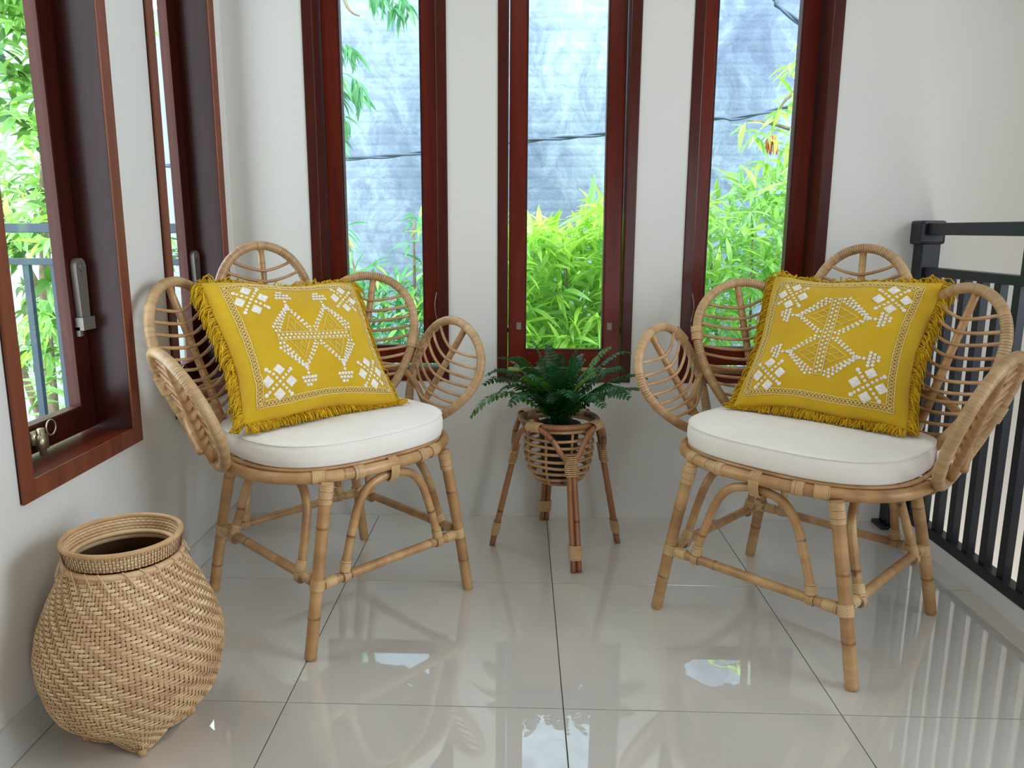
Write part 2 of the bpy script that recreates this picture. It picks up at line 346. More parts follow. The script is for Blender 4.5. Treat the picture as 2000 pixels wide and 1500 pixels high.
# friction stays, small hooks on the back windows
def stay(root, x, z, s, y=.05):
    mb = MB(); mb.tube(spline([(x, y - .002, z + .10), (x + .006 * s, y - .012, z + .06), (x + .002 * s, y - .006, z + .02), (x - .006 * s, y - .012, z - .01)], 5), .0028, 6)
    mb.box((x - .006, y - .006, z - .03), (x + .003, y + .002, z - .005)); mb.tube([(x - .005 * s, y - .01, z - .02), (x - .005 * s, y - .01, z - .034)], .005, 8)
    mb.build('window_hook', 'steel', root)
for n in (1, 2, 3):
    a, b = wins[n]; w = b - a
    stay(info[n][0], .044, WZ0 + .20, 1); stay(info[n][0], w - .044, WZ0 + .20, -1)
    for k, xx in ((0, .073), (1, w - .073)):
        cfr = info[n][1]; H = info[n][2][2]; boxobj('catch_plate', (xx - .008, -.004, -H + .13), (xx + .008, 0, -H + .154), 'steel' if n == 2 else 'wood_v', cfr)
# left windows: lever and latch
for n in (4, 5):
    root, c, (cx0, cx1, H, d) = info[n]
    mb = MB(); lx = cx1 - .022; z0 = -H + .26
    out = [(lx + .021 * math.cos(t), z0 + .13 + .021 * math.sin(t)) for t in np.linspace(0, PI, 13)] + [(lx - .017, z0), (lx + .017, z0)]
    V = [(x, -.016, z) for x, z in out] + [(x, -.002, z) for x, z in out]; k = len(out)
    mb.add(V, [tuple(range(k)), tuple(range(2 * k - 1, k - 1, -1))] + [(i, k + i, k + (i + 1) % k, (i + 1) % k) for i in range(k)])
    mb.tube([(lx, -.02, z0 + .13), (lx, -.002, z0 + .13)], .011, 16); mb.box((lx - .026, -.022, z0 - .018), (lx + .026, -.002, z0 + .012)); mb.box((lx - .026, -.012, z0 - .032), (lx - .014, -.002, z0 - .01)); mb.tube([(lx + .024, -.02, z0 - .006), (lx + .024, -.002, z0 - .006)], .011, 12)
    mb.build('lever_handle', 'steel', c, smooth=False)
    mb = MB(); bx = cx0 + .150; bz = -H + .03
    mb.box((bx - .016, -.012, bz - .008), (bx + .016, -.0, bz + .022)); mb.box((bx - .010, -.026, bz - .020), (bx + .014, -.010, bz + .012)); mb.tube([(bx + .002, -.018, bz - .034), (bx + .002, -.018, bz + .026)], .008, 12)
    mb.tube([(bx + .036 + .017 * math.cos(t), -.02, bz + .020 + .017 * math.sin(t)) for t in np.linspace(0, 2 * PI, 20, endpoint=False)], .0018, 6, closed=True)
    mb.build('bolt_latch', 'brass', c)

# ------------------------------------------------------------------ outside
tag(boxobj('ground', (-14, -8, -3.4), (10, 14, -3.2), 'ground'), 'bare ground of the yard far below the windows', 'ground')['kind'] = 'structure'
tag(boxobj('neighbouring_wall', (-1.95, 5.2, -3.2), (7.5, 5.45, 6.2), 'neighbour_wall'), 'tall weathered pale blue rendered wall beyond the three windows', 'wall')
tag(boxobj('garden_wall', (-12, 9.0, -3.2), (-2.9, 9.3, 3.4), 'pale_wall'), 'pale grey building wall far behind the trees left of the room', 'wall')
def railing(name, P0, P1, label, pitch, mats, group=None, end=None, mids=(), bw=.029, bd=.011, ztop=(.985, 1.022), zmid=(.858, .884), zbot=(.05, .082), hw=.019, posts=()):
    P0 = np.array(P0, float); P1 = np.array(P1, float); L = np.linalg.norm(P1 - P0); a = math.atan2(P1[1] - P0[1], P1[0] - P0[0])
    root = empty(name, (P0[0], P0[1], 0), a, label, 'railing', group)
    boxobj('top_rail', (0, -hw - .006, ztop[0]), (L, hw + .006, ztop[1]), mats, root, bevel=.003)
    boxobj('middle_rail', (0, -hw, zmid[0]), (L, hw, zmid[1]), mats, root, bevel=.0015)
    boxobj('bottom_rail', (0, -hw, zbot[0]), (L, hw, zbot[1]), mats, root, bevel=.0015)
    me = None; k = 0; x = pitch * .9
    while x < L - .02:
        if me is None:
            b = boxobj('baluster', (-bw / 2, -bd, zbot[1] - .002), (bw / 2, bd, zmid[0] + .002), mats, root, bevel=.001); me = b.data
        else: b = link('baluster', me, root)
        b.location = (x, 0, 0); x += pitch; k += 1
    for m in mids: boxobj('short_post', (m - .011, -.014, zmid[1] - .002), (m + .011, .014, ztop[0] + .002), mats, root, bevel=.001)
    return root
rr = railing('stair_railing', (1.305, 2.545, 0), (1.305, -1.0, 0), 'black metal stair railing on a white curb right of the right chair', .0835, 'black_metal', mids=[.515, 1.05, 1.6, 2.2, 2.8])
boxobj('post', (-.030, -.028, .05), (.030, .028, 1.012), 'black_metal', rr, bevel=.003)
boxobj('post_cap', (-.036, -.042, .955), (.040, .036, 1.030), 'black_metal', rr, bevel=.010)
boxobj('foot_plate', (-.030, -.075, -.0005), (.045, -.0275, .013), 'black_metal', rr, bevel=.002); boxobj('foot_bracket', (-.028, -.05, .01), (.028, -.027, .20), 'black_metal', rr, bevel=.002)
railing('balcony_railing', (-5.2, 3.05, 0), (-1.3, 3.05, 0), 'dark blue metal balcony railing outside the left windows', .115, 'teal_metal', bw=.026, bd=.012)

def twisted(name, P, r, label, n=60, pitch=.42):
    P = np.array(P, float); root = empty(name, tuple(P[0]), 0, label, 'cable'); Q = spline(P - P[0], 24)
    d = np.r_[0, np.cumsum(np.linalg.norm(np.diff(Q, axis=0), axis=1))]; t = np.arange(0, d[-1], pitch / 8); X = np.stack([np.interp(t, d, Q[:, k]) for k in range(3)], 1)
    for ph in (0, PI):
        mb = MB(); Y = X.copy(); Y[:, 1] += r * np.cos(2 * PI * t / pitch + ph); Y[:, 2] += r * np.sin(2 * PI * t / pitch + ph); mb.tube(Y, r, 6); mb.build('strand', 'cable', root)
twisted('overhead_cable', [(-2.6, 4.7, 1.36), (-1.056, 4.7, 1.414), (-.586, 4.7, 1.449), (.027, 4.7, 1.514), (.471, 4.7, 1.55), (1.103, 4.7, 1.634), (1.554, 4.7, 1.701), (4.5, 4.7, 2.4)], .007, 'long twisted grey cable crossing all three back windows')
twisted('power_cable', [(.9, 4.75, 2.76), (1.426, 4.7, 2.274), (1.563, 4.7, 2.157), (3.4, 4.65, .9)], .009, 'short slanting dark cable at the top of the right back window')
twisted('telephone_cable', [(-5.6, 6.6, .7), (-4.2, 6.4, .72), (-2.5, 6.3, .80)], .007, 'thin cable behind the leaves outside the left windows')

def leafmesh(name, L, w, mat, curve=.25, n=5):
    V = []; F = []
    for i in range(n + 1):
        t = i / n; ww = w * (math.sin(PI * min(1, t * 1.0) ** .8) ** .9) * .5 if 0 < i < n else .0006; y = t * L; z = -curve * L * t * t
        V += [(-ww, y, z + ww * .5), (0, y, z), (ww, y, z + ww * .5)]
    for i in range(n):
        a = i * 3; F += [(a, a + 1, a + 4, a + 3), (a + 1, a + 2, a + 5, a + 4)]
    me = bpy.data.meshes.new(name); me.from_pydata(V, [], F); me.materials.append(M[mat]); me.polygons.foreach_set('use_smooth', [True] * len(F)); return me, np.array(V), F
def seen(p):      # does the sight line from the room towards p pass one of the windows
    x, y, z = p[0], p[1], p[2]
    if y > BY + .05:
        t = BY / y; X, Z = x * t, 1 + (z - 1) * t
        if WZ0 < Z < 1.75:
            for a, b in wins.values():
                if a < X < b: return True
    if x < LX - .05:
        t = LX / x; Y, Z = y * t, 1 + (z - 1) * t
        if WZ0 < Z < 1.75:
            for a, b in lwins.values():
                if a < Y < b: return True
    return False
def plant(name, label, base, clusters, kinds, branches, cat='tree', group=None, cap=300, droop=.5, whorl=(6, 10), rad=.0):
    """clusters: list of (tip position, outward direction, scale). kinds: list of leafmesh results"""
    root = empty(name, base, 0, label, cat, group); base = Vector(base); leaves = []
    for (p, dr, sc) in clusters:
        dr = Vector(dr).normalized(); nl = random.randint(*whorl); side = dr.orthogonal().normalized()
        for k in range(nl):
            az = 2.399 * k + random.random(); el = random.uniform(.35, 1.25)
            d = (dr * math.cos(el) + (Matrix.Rotation(az, 3, dr) @ side) * math.sin(el)).normalized(); d.z -= droop * random.uniform(.4, 1.2); d.normalize()
            pos = Vector(p) - dr * (k * .012 * sc)
            zz = Vector((0, 0, 1)); xa = d.cross(zz); xa = xa.normalized() if xa.length > .05 else Vector((1, 0, 0)); za = xa.cross(d)
            m3 = Matrix((xa, d, za)).transposed() @ Matrix.Rotation(random.uniform(-.7, .7), 3, 'Y')
            s_ = sc * random.uniform(.65, 1.15); M4 = (m3 * s_).to_4x4(); M4.translation = pos - base
            leaves.append((seen(pos), (pos - Vector((0, 0, 1))).length / s_, M4, random.choice(kinds)))
    leaves.sort(key=lambda t: (not t[0], t[1]))
    vis = [l for l in leaves if l[0]][:cap]; rest = leaves[len(vis):]
    for _, _, m4, k in vis:
        o = link('leaf', k[0], root); o.matrix_local = m4
    if rest:
        mb = MB(); byk = {}
        for _, _, m4, k in rest:
            V = k[1] @ np.array(m4.to_3x3()).T + np.array(m4.translation); mb.add(V, k[2])
        o = mb.build('foliage', rest[0][3][0].materials[0], root); o['kind'] = 'stuff'
    mb = MB()
    for P, r0, r1 in branches:
        Q = spline(np.array(P, float) - np.array(base), 6); mb.tube(Q, np.linspace(r0, r1, len(Q)), 6)
    if branches: mb.build('branches', 'bark', root)
    return root
lime = [leafmesh('leaf', .17, .030, 'leaf_lime'), leafmesh('leaf', .14, .027, 'leaf_lime', .4), leafmesh('leaf', .15, .028, 'leaf_lime2', .1)]
limeB = [leafmesh('leaf', .14, .026, 'leaf_lime2', .3), leafmesh('leaf', .13, .026, 'leaf_lime', .2)]
hang = [leafmesh('leaf', .15, .030, 'leaf_hang', .25), leafmesh('leaf', .13, .026, 'leaf_hang', .45)]
dark = [leafmesh('leaf', .14, .052, 'leaf_dark', .2), leafmesh('leaf', .13, .046, 'leaf_dark', .45), leafmesh('leaf', .13, .044, 'leaf_lime2', .35)]
def fill(xr, yr, top, zlo, n, sc=(.7, 1.1)):
    out = []
    for _ in range(n):
        x = random.uniform(*xr); y = random.uniform(*yr); zt = top(x); z = zlo + (zt - zlo) * (random.random() ** .75)
        out.append(((x, y, z), (random.uniform(-.6, .6), random.uniform(-.8, .1), random.uniform(.1, 1)), random.uniform(*sc)))
    return out
# shrub behind the middle window
cl = fill((-.12, .60), (3.75, 4.5), lambda x: 1.00 + .18 * max(0, (x - .2)) / .3 + .05 * math.sin(19 * x), -.1, 420, (.8, 1.25))
br = [((.25 + .1 * i, 4.2, -3.2), (.22 + .08 * i, 4.2, -1), (.1 + .15 * i, 4.1 - .1 * i, .5), (.0 + .22 * i, 4.1, .95)) for i in range(3)]
plant('leafy_shrub', 'dense lime green shrub filling the lower half of the middle back window', (.25, 4.2, -3.2), cl, lime, [(b, .016, .004) for b in br], 'shrub')
# shrub behind the right window
cl = fill((.80, 1.75), (3.8, 4.7), lambda x: 1.16 + .30 * max(0, (x - 1.1)) / .4 + .04 * math.sin(17 * x), -.1, 420)
br = [((1.3, 4.3, -3.2), (1.3, 4.3, -1), (1.05 + .2 * i, 4.2, .6), (1.0 + .22 * i, 4.2, 1.15)) for i in range(3)]
plant('leafy_shrub', 'dense green shrub below the cable in the right back window', (1.3, 4.3, -3.2), cl, [lime[0], limeB[0], limeB[1]], [(b, .016, .004) for b in br], 'shrub')
# climbing sprays on the right side of the right window
pts = [(1.30, 4.2, 1.52), (1.38, 4.2, 1.45), (1.22, 4.2, 1.50), (1.34, 4.2, 1.62), (1.40, 4.2, 1.70), (1.42, 4.2, 1.88), (1.37, 4.2, 1.84), (1.44, 4.15, 1.60), (1.26, 4.2, 1.36), (1.36, 4.2, 1.34), (1.45, 4.2, 1.98), (1.16, 4.2, 1.55), (1.30, 4.2, 1.28)]
cl = [(p, (-.3 + random.uniform(-.3, .3), -.4, .3), .95) for p in pts]
br = [((1.6, 4.25, -3.2), (1.62, 4.25, 0), (1.55, 4.22, 1.0), (1.44, 4.2, 1.6), (1.44, 4.2, 1.97)), ((1.44, 4.2, 1.5), (1.3, 4.2, 1.54), (1.17, 4.2, 1.56)), ((1.44, 4.2, 1.72), (1.36, 4.2, 1.66), (1.30, 4.2, 1.55))]
t = plant('climbing_plant', 'tall leafy spray with a red flower at the right of the right back window', (1.6, 4.25, -3.2), cl, [limeB[0], limeB[1], lime[0]], [(b, .012, .003) for b in br], 'plant', droop=.9, whorl=(5, 8))
mb = MB()
for k in range(9):
    a = k * .7; mb.tube(spline([(-.30, -.06, 4.68), (-.30 + .025 * math.cos(a), -.06 + .02 * math.sin(a), 4.65), (-.30 + .03 * math.cos(a), -.06 + .025 * math.sin(a), 4.585)], 4), [.002, .004, .006, .007, .008, .007, .006, .005, .002], 5)
mb.build('flower', 'flower', t)
# left window: sprays rising from below
pts = [(-.93, 4.2, .92), (-.90, 4.2, .78), (-.86, 4.15, .66), (-.80, 4.2, .82), (-.76, 4.2, .70), (-.84, 4.2, .56), (-.70, 4.2, .58), (-.58, 4.2, 1.08), (-.60, 4.2, .95), (-.55, 4.2, .84), (-.62, 4.2, .72), (-.56, 4.2, .62), (-.66, 4.1, .48), (-.76, 4.2, .45), (-.9, 4.2, .46), (-.52, 4.2, 1.0), (-.5, 4.2, .5), (-.96, 4.2, 1.02), (-.57, 4.2, .40), (-.83, 4.2, .36), (-.70, 4.2, .34), (-.95, 4.2, .6)]
cl = [((p[0] * 1.0, p[1] + random.uniform(-.1, .1), p[2]), (random.uniform(-.4, .4), -.4, .5), .85) for p in pts] + fill((-1.1, -.45), (4.0, 4.5), lambda x: .78, -.1, 150)
br = [((-.7, 4.3, -3.2), (-.7, 4.3, -.8), (-.85, 4.22, .4), (-.95, 4.2, 1.0)), ((-.7, 4.3, -.8), (-.6, 4.25, .3), (-.58, 4.2, 1.05))]
plant('leafy_shrub', 'loose green sprays low in the left back window against the blue wall', (-.7, 4.3, -3.2), cl, limeB + [hang[0]], [(b, .02, .004) for b in br], 'shrub', droop=.7, whorl=(5, 8))
# hanging branches at the top left of the left window
pts = [(-.66, 4.2, 2.10), (-.60, 4.2, 2.13), (-.72, 4.2, 2.17), (-.88, 4.2, 1.86), (-.92, 4.2, 1.78), (-.84, 4.2, 1.74), (-.95, 4.2, 1.68), (-.93, 4.2, 1.60), (-.96, 4.2, 1.90), (-.95, 4.2, 1.50), (-.99, 4.2, 1.78), (-.66, 4.2, 2.25), (-.8, 4.2, 2.32)]
cl = [(tuple(np.array(p) + np.random.normal(0, .025, 3)), (.5, -.3, -.5), .9) for p in pts for _ in (0, 1)]
br = [((-2.0, 4.6, -3.2), (-2.05, 4.6, 0), (-1.9, 4.5, 2.0), (-1.4, 4.3, 2.5), (-1.0, 4.2, 2.30), (-.90, 4.2, 2.12), (-.84, 4.2, 2.08)), ((-1.4, 4.3, 2.5), (-1.0, 4.2, 2.45), (-.66, 4.2, 2.24)), ((-1.2, 4.25, 2.3), (-1.0, 4.2, 2.0), (-.90, 4.2, 1.88)), ((-1.1, 4.25, 2.1), (-1.02, 4.2, 1.8), (-.96, 4.2, 1.52))]
plant('mango_tree', 'tree whose drooping leaf clusters hang into the upper left of the left back window', (-2.0, 4.6, -3.2), cl, hang, [(b, .03 if i == 0 else .010, .004) for i, b in enumerate(br)], 'tree', droop=.9, whorl=(6, 9))
# trees outside the left wall
def crown(c, r, n, sc=(.7, 1.1)):
    out = []
    for _ in range(n):
        d = np.random.normal(size=3); d /= np.linalg.norm(d); k = random.random() ** .45
        p = (c[0] + d[0] * r[0] * k, c[1] + d[1] * r[1] * k, c[2] + d[2] * r[2] * k); out.append((p, (d[0] * .6, d[1] * .6 - .3, abs(d[2])), random.uniform(*sc)))
    return out
cl = crown((-3.15, 4.9, 2.45), (.85, .7, 1.7), 300, (.8, 1.2)); br = [((-3.2, 5.0, -3.2), (-3.2, 5.0, 0), (-3.0, 4.9, 1.6), (-3.0, 4.8, 3.2)), ((-3.1, 4.95, 1.0), (-2.8, 4.6, 1.7), (-2.7, 4.5, 2.4)), ((-3.2, 5.0, .6), (-3.5, 4.9, 1.5), (-3.6, 4.7, 2.2))]
plant('broadleaf_tree', 'dark green tree seen through the upper panes of the left wall windows', (-3.2, 5.0, -3.2), cl, dark, [(b, .06 if i == 0 else .025, .012) for i, b in enumerate(br)], 'tree', whorl=(7, 11))
cl = crown((-2.75, 4.35, .65), (.6, .5, .85), 120, (.8, 1.2)); br = [((-2.8, 4.4, -3.2), (-2.8, 4.4, -.5), (-2.7, 4.3, .7)), ((-2.8, 4.4, -.5), (-2.95, 4.3, .4), (-3.0, 4.3, 1.0))]
plant('young_tree', 'bright green young tree just beyond the balcony railing outside the left windows', (-2.8, 4.4, -3.2), cl, [limeB[0], dark[1], lime[0]], [(b, .03, .008) for b in br], 'tree', whorl=(6, 10))
cl = crown((-3.7, 6.6, .2), (1.2, .7, 1.5), 130); plant('broadleaf_tree', 'darker tree farthest behind the railing outside the left windows', (-3.5, 6.7, -3.2), cl, dark, [(((-3.5, 6.7, -3.2), (-3.5, 6.7, -1), (-3.4, 6.6, .8)), .06, .02)], 'tree', whorl=(6, 9))

# ------------------------------------------------------------------ chairs
SA = np.linspace(0, 2 * PI, 64, endpoint=False)
def petal_pts(p, u, v, mir):
    bx, by, al, th, rho, Lp, a, cv = p; u = np.asarray(u, float); v = np.asarray(v, float)
    n = np.array([math.sin(al), math.cos(al), 0]); r = np.array([math.cos(al), -math.sin(al), 0])
    up = math.cos(th) * np.array([0, 0, 1]) + math.sin(th) * n; nn = math.cos(th) * n - math.sin(th) * np.array([0, 0, 1])
    cu = math.cos(rho) * u + math.sin(rho) * v; cw = -math.sin(rho) * u + math.cos(rho) * v; bow = cv * (u / .15) ** 2
    P = np.array([bx, by, .43]) + np.outer(cu, r) + np.outer(cw, up) - np.outer(bow, nn)
    if mir: P[:, 0] *= -1; nn = nn * np.array([-1, 1, 1])
    return P, nn
def sup(a, b, n, t):
    c, s = np.cos(t), np.sin(t); return np.stack([a * np.sign(c) * np.abs(c) ** (2 / n), b * np.sign(s) * np.abs(s) ** (2 / n)], 1)
def make_chair(loc, rz, petals, label, seed):
    rnd = random.Random(seed)
    root = empty('rattan_chair', (loc[0], loc[1], 0), rz, label, 'chair', 'rattan petal chairs')
    R0 = .0145
    def pole(name, P, r, nodes=None, seg=10, closed=False, lab=None, n=8):
        Q = spline(P, n, closed); L = np.linalg.norm(np.diff(Q, axis=0), axis=1).sum()
        if nodes is None:
            nodes = []; x = rnd.uniform(.05, .16)
            while x < L - .03: nodes.append(x); x += rnd.uniform(.22, .38)
        mb = MB(); mb.tube(Q, r, seg, closed=closed, nodes=nodes); o = mb.build(name, 'rattan_pole', root)
        if lab: o['label'] = lab
        return Q
    rim = sup(.297, .248, 2.45, np.linspace(0, 2 * PI, 72, endpoint=False)); rimP = np.c_[rim, np.full(len(rim), .425)]
    mb = MB(); mb.tube(rimP, R0, 12, closed=True, nodes=[.3, 1.2]); mb.build('seat_frame', 'rattan_pole', root)
    mb = MB(); i2 = sup(.284, .236, 2.5, np.linspace(0, 2 * PI, 64, endpoint=False)); mb.tube(np.c_[i2, np.full(len(i2), .4415)], .0055, 8, closed=True); mb.build('inner_ring', 'rib', root)
    mb = MB()
    for y in np.arange(-.19, .2, .048):
        xx = .28 * (1 - abs(y / .25) ** 2.5) ** (1 / 2.5); mb.tube([(-xx, y, .434), (xx, y, .434)], .005, 6)
    for x in (-.14, 0, .14): mb.tube([(x, -.235, .427), (x, .235, .427)], .008, 6)
    mb.build('seat_slats', 'rib', root)
    top = {(-1, -1): (-.183, -.235), (1, -1): (.183, -.235), (1, 1): (.185, .215), (-1, 1): (-.185, .215)}
    feet = {(-1, -1): (-.258, -.250), (1, -1): (.258, -.248), (1, 1): (.262, .252), (-1, 1): (-.256, .250)}
    zs = .178; J = {}; zt = .418
    for k in top:
        a = np.array([*top[k], zt]); b = np.array([*feet[k], 0.0]); mid = (a + b) / 2 + np.array([0, 0, 0])
        Q = spline([a, mid + .002 * np.array([k[0], k[1], 0]), b + (a - b) * .0], 8); J[k] = b + (a - b) * zs / zt
        L = np.linalg.norm(a - b); nodes = [rnd.uniform(.09, .17), rnd.uniform(.28, .36)]
        mb = MB(); mb.tube(np.vstack([Q[:-1], Q[-1] + (a - b) * .008, Q[-1]]), [R0 * 1.02] * (len(Q) - 1) + [R0, R0 * .82], 12, nodes=nodes); mb.build('leg', 'rattan_pole', root)
        dv = (b - a) / L
        bind(root, [a + dv * .004, a + dv * .052], R0 + .0022); bind(root, [J[k] - dv * .014, J[k] + dv * .014], R0 + .0035)
        i = np.argmin(np.linalg.norm(rimP - a, axis=1)); off = -3 * np.sign(k[0]) * (1 if k[1] < 0 else -1)
        for dd in (-1, int(off if off else 3)):
            j = (i + dd) % len(rimP); tv = rimP[(j + 1) % len(rimP)] - rimP[j - 1]; bind(root, seg_around(rimP[j], tv, .026 if dd != -1 else .034), R0 + .0026)
    sides = [((-1, -1), (1, -1)), ((1, -1), (1, 1)), ((1, 1), (-1, 1)), ((-1, 1), (-1, -1))]
    for A, B in sides:
        a, b = J[A], J[B]; d = (b - a) / np.linalg.norm(b - a); dz = np.array([0, 0, .004 if A[0] == B[0] else -.004])
        pole('stretcher', [a + d * .012 + dz, (a + b) / 2 + dz, b - d * .012 + dz], .0118)
        for e, s in ((a, 1), (b, -1)): bind(root, [e + d * s * .016 + dz, e + d * s * .048 + dz], .0142)
        # arch brace
        m = (a + b) / 2; hl = np.linalg.norm(b - a) / 2; ta = np.array([*top[A], zt]); tb = np.array([*top[B], zt]); tm = (ta + tb) / 2
        outn = np.array([m[0], m[1], 0]); outn /= np.linalg.norm(outn)
        if A[0] == B[0]: ap = tm + outn * (.172 - abs(tm[0]))
        else: ap = tm + outn * .004
        ap[2] = .399; inn = -outn * .0
        def pt(f, z):   # f along side, z height
            w = (z - zs) / (ap[2] - zs); base = m * (1 - w) + ap * w; base = np.array([base[0], base[1], z]); return base + d * f * hl + outn * .002
        front = A[1] == -1 and B[1] == -1; fe = .66 if front else .70
        prof = [(fe, zs + .012), (.62, .225), (.54, .285), (.44, .345), (.28, .385)] if front else [(fe, zs + .012), (.68, .225), (.65, .285), (.58, .345), (.38, .388)]
        P = [pt(-f, z) for f, z in prof] + [pt(0, .399)] + [pt(f, z) for f, z in prof[::-1]]
        Q = spline(P, 5); mb = MB(); mb.tube(Q, .0108, 10, nodes=[rnd.uniform(.05, .12), rnd.uniform(.42, .5)]); mb.build('arch_brace', 'rattan_pole', root)
        for s in (-fe, fe):
            q0 = pt(s, zs); bind(root, seg_around(q0 + np.array([0, 0, -.004]), d, .018), .0148); bind(root, [q0 + np.array([0, 0, .008]), pt(s * .97, zs + .034)], .0132)
        if not front: continue
        # apex tie round rim and arch
        i = np.argmin(np.linalg.norm(rimP[:, :2] - ap[:2], axis=1)); c = (rimP[i] + np.array([ap[0], ap[1], ap[2]])) / 2; mb = MB()
        for kk in range(6):
            o2 = d * (kk - 2.5) * .0042; ring = []
            for t in np.linspace(0, 2 * PI, 16, endpoint=False): ring.append(c + o2 + outn * (.0178 * math.cos(t)) + np.array([0, 0, .0305 * math.sin(t)]))
            mb.tube(ring, .0026, 6, closed=True)
        mb.build('binding', 'binding', root)
    # petals
    outl = {}
    for key, p in petals.items():
        nm, mir = key; Lp, a = p[5], p[6]; kk = .3
        v = Lp / 2 * (1 - np.cos(SA)); u = a * np.sin(SA) * (1 - kk * np.cos(SA))
        P, nn = petal_pts(p, u, v, mir); outl[key] = (P, v)
        mb = MB(); mb.tube(P, .0132, 10, closed=True, ridge=(.0068, .0010)); rimo = mb.build('petal_rim', 'rattan_wrap', root)
        # spine
        vs = np.linspace(.012, Lp - .004, 12); sp, _ = petal_pts(p, np.zeros(12), vs, mir); back = nn * .004
        mb = MB(); mb.tube(sp + back, np.linspace(.0112, .0095, 12), 10, nodes=[x for x in np.arange(.05, Lp - .05, .030)], nk=.4); mb.build('spine', 'rattan_pole', rimo)
        # ribs
        vv = np.linspace(.001, Lp - .001, 200); ca = np.clip(1 - 2 * vv / Lp, -1, 1); wid = a * np.sqrt(1 - ca ** 2) * (1 - kk * ca)
        v0 = Lp - .045; k = 0
        while v0 > .085:
            w = np.interp(v0, vv, wid); sag = .018 + .14 * w * (1.0 if v0 > Lp * .45 else .8)
            f = np.linspace(-1, 1, 13); jit = rnd.uniform(-.004, .004)
            uu = f * w; vr = v0 - sag * (1 - np.abs(f) ** 1.6) + jit * f; bow = .010 * (1 - f ** 2)
            X, _ = petal_pts(p, uu, vr, mir); X = X - nn * (bow[:, None] * (.9 if k % 2 else .7))
            mb = MB(); mb.tube(X, .0043 + .0004 * rnd.random(), 6); mb.build('rib', 'rib', rimo)
            v0 -= .030; k += 1
    # junction bindings between neighbours
    order = [('arm', 1), ('mid', 1), ('center', 0), ('mid', 0), ('arm', 0)]; jn = []
    for A, B in zip(order[:-1], order[1:]):
        PA, va = outl[A]; PB, vb = outl[B]; D = np.linalg.norm(PA[:, None] - PB[None], axis=2); D[va < .13] = 9; D[:, vb < .13] = 9
        i, j = np.unravel_index(D.argmin(), D.shape); tA = PA[(i + 1) % 64] - PA[i - 1]; c = (PA[i] + PB[j]) / 2; jn.append(c)
        tB = PB[(j + 1) % 64] - PB[j - 1]
        bind(root, seg_around(PA[i], tA, .05), .0168); bind(root, seg_around(PB[j], tB, .04), .0168)
    # petal bottoms lashed to the seat frame
    for key, (P, v) in outl.items():
        b = P[0]; i = np.argmin(np.linalg.norm(rimP - b, axis=1)); tv = rimP[(i + 1) % len(rimP)] - rimP[i - 1]; tv /= np.linalg.norm(tv)
        for s in (-.04, .0, .04): bind(root, seg_around(rimP[i] + tv * s, tv, .022), .0182)
    # curved rail behind the petals
    pts = []
    for A in order:
        p = petals[A]; X, nn = petal_pts(p, [0.0], [.17 if A[0] != 'arm' else .05], A[1]); pts.append(X[0] + nn * .020)
    pts = [pts[0]] + [(jn[0] * .5 + .5 * (pts[0] + pts[1]) / 2) + np.array([0, 0, -.03])] + [pts[1], pts[2], pts[3]] + [(jn[3] * .5 + .5 * (pts[3] + pts[4]) / 2) + np.array([0, 0, -.03])] + [pts[4]]
    pole('back_rail', pts, .0100)
    return root
PL = {('center', 0): [-.003, .286, .08, .208, .036, .535, .142, -.001], ('mid', 0): [.2, .2, .75, .256, .137, .445, .142, 0], ('mid', 1): [.202, .184, .548, .274, .119, .456, .142, -.003],
      ('arm', 0): [.323, .061, 1.617, .376, .359, .329, .144, -.011], ('arm', 1): [.313, .06, 1.447, .408, .327, .327, .141, -.001]}
PR = {('center', 0): [-.009, .283, -.005, .208, -.08, .532, .136, 0], ('mid', 0): [.178, .18, .557, .261, .102, .448, .143, -.003], ('mid', 1): [.219, .188, .777, .271, .14, .435, .137, 0],
      ('arm', 0): [.317, .045, 1.575, .354, .337, .339, .142, -.004], ('arm', 1): [.335, .07, 1.60, .42, .338, .325, .141, -.011]}
CL = ((-.4993, 1.9947), math.radians(47.4)); CR = ((.7316, 1.9198), math.radians(-44.6))
make_chair(*CL, PL, 'rattan petal-back armchair on the left, in front of the left back window', 3)
make_chair(*CR, PR, 'rattan petal-back armchair on the right, beside the black stair railing', 11)

def make_cushion(loc, rz, label):
    root = empty('seat_cushion', (loc[0], loc[1], .447), rz, label, 'cushion', 'white seat cushions')
    n = 96; t = np.linspace(0, 2 * PI, n, endpoint=False); mb = MB(); H = .056; prof = []
    for k in np.linspace(-1, 1, 9):       # side profile, bulging
        prof.append((1 - .012 * abs(k) ** 3 + (0), H / 2 + k * (H / 2 - .006)))
    prof = [(.965, 0.0)] + [(.987, .002)] + prof + [(.988, H - .0015), (.968, H + .0008), (.9, H + .003), (.7, H + .0055), (.4, H + .0075), (.001, H + .008)]
    V = []
    for s, z in prof:
        q = sup(.283 * s, .243 * s, 2.75, t); V.append(np.c_[q, np.full(n, z)])
    V = np.vstack(V); m = len(prof); F = [(i * n + k, i * n + (k + 1) % n, (i + 1) * n + (k + 1) % n, (i + 1) * n + k) for i in range(m - 1) for k in range(n)]
    F.append(tuple(range(n))[::-1]); V[:, 2] += .0012 * np.sin(V[:, 0] * 23 + 1) * (V[:, 2] > H - .01); mb.add(V, F); mb.build('cover', 'cushion', root)
    for z, s, in ((H - .0015, .990),):
        mb = MB(); q = sup(.283 * s, .243 * s, 2.75, t); mb.tube(np.c_[q, np.full(n, z)], .0013, 5, closed=True); mb.build('seam', 'cushion', root)
make_cushion(*CL, 'white seat cushion on the left rattan chair'); make_cushion(*CR, 'white seat cushion on the right rattan chair')

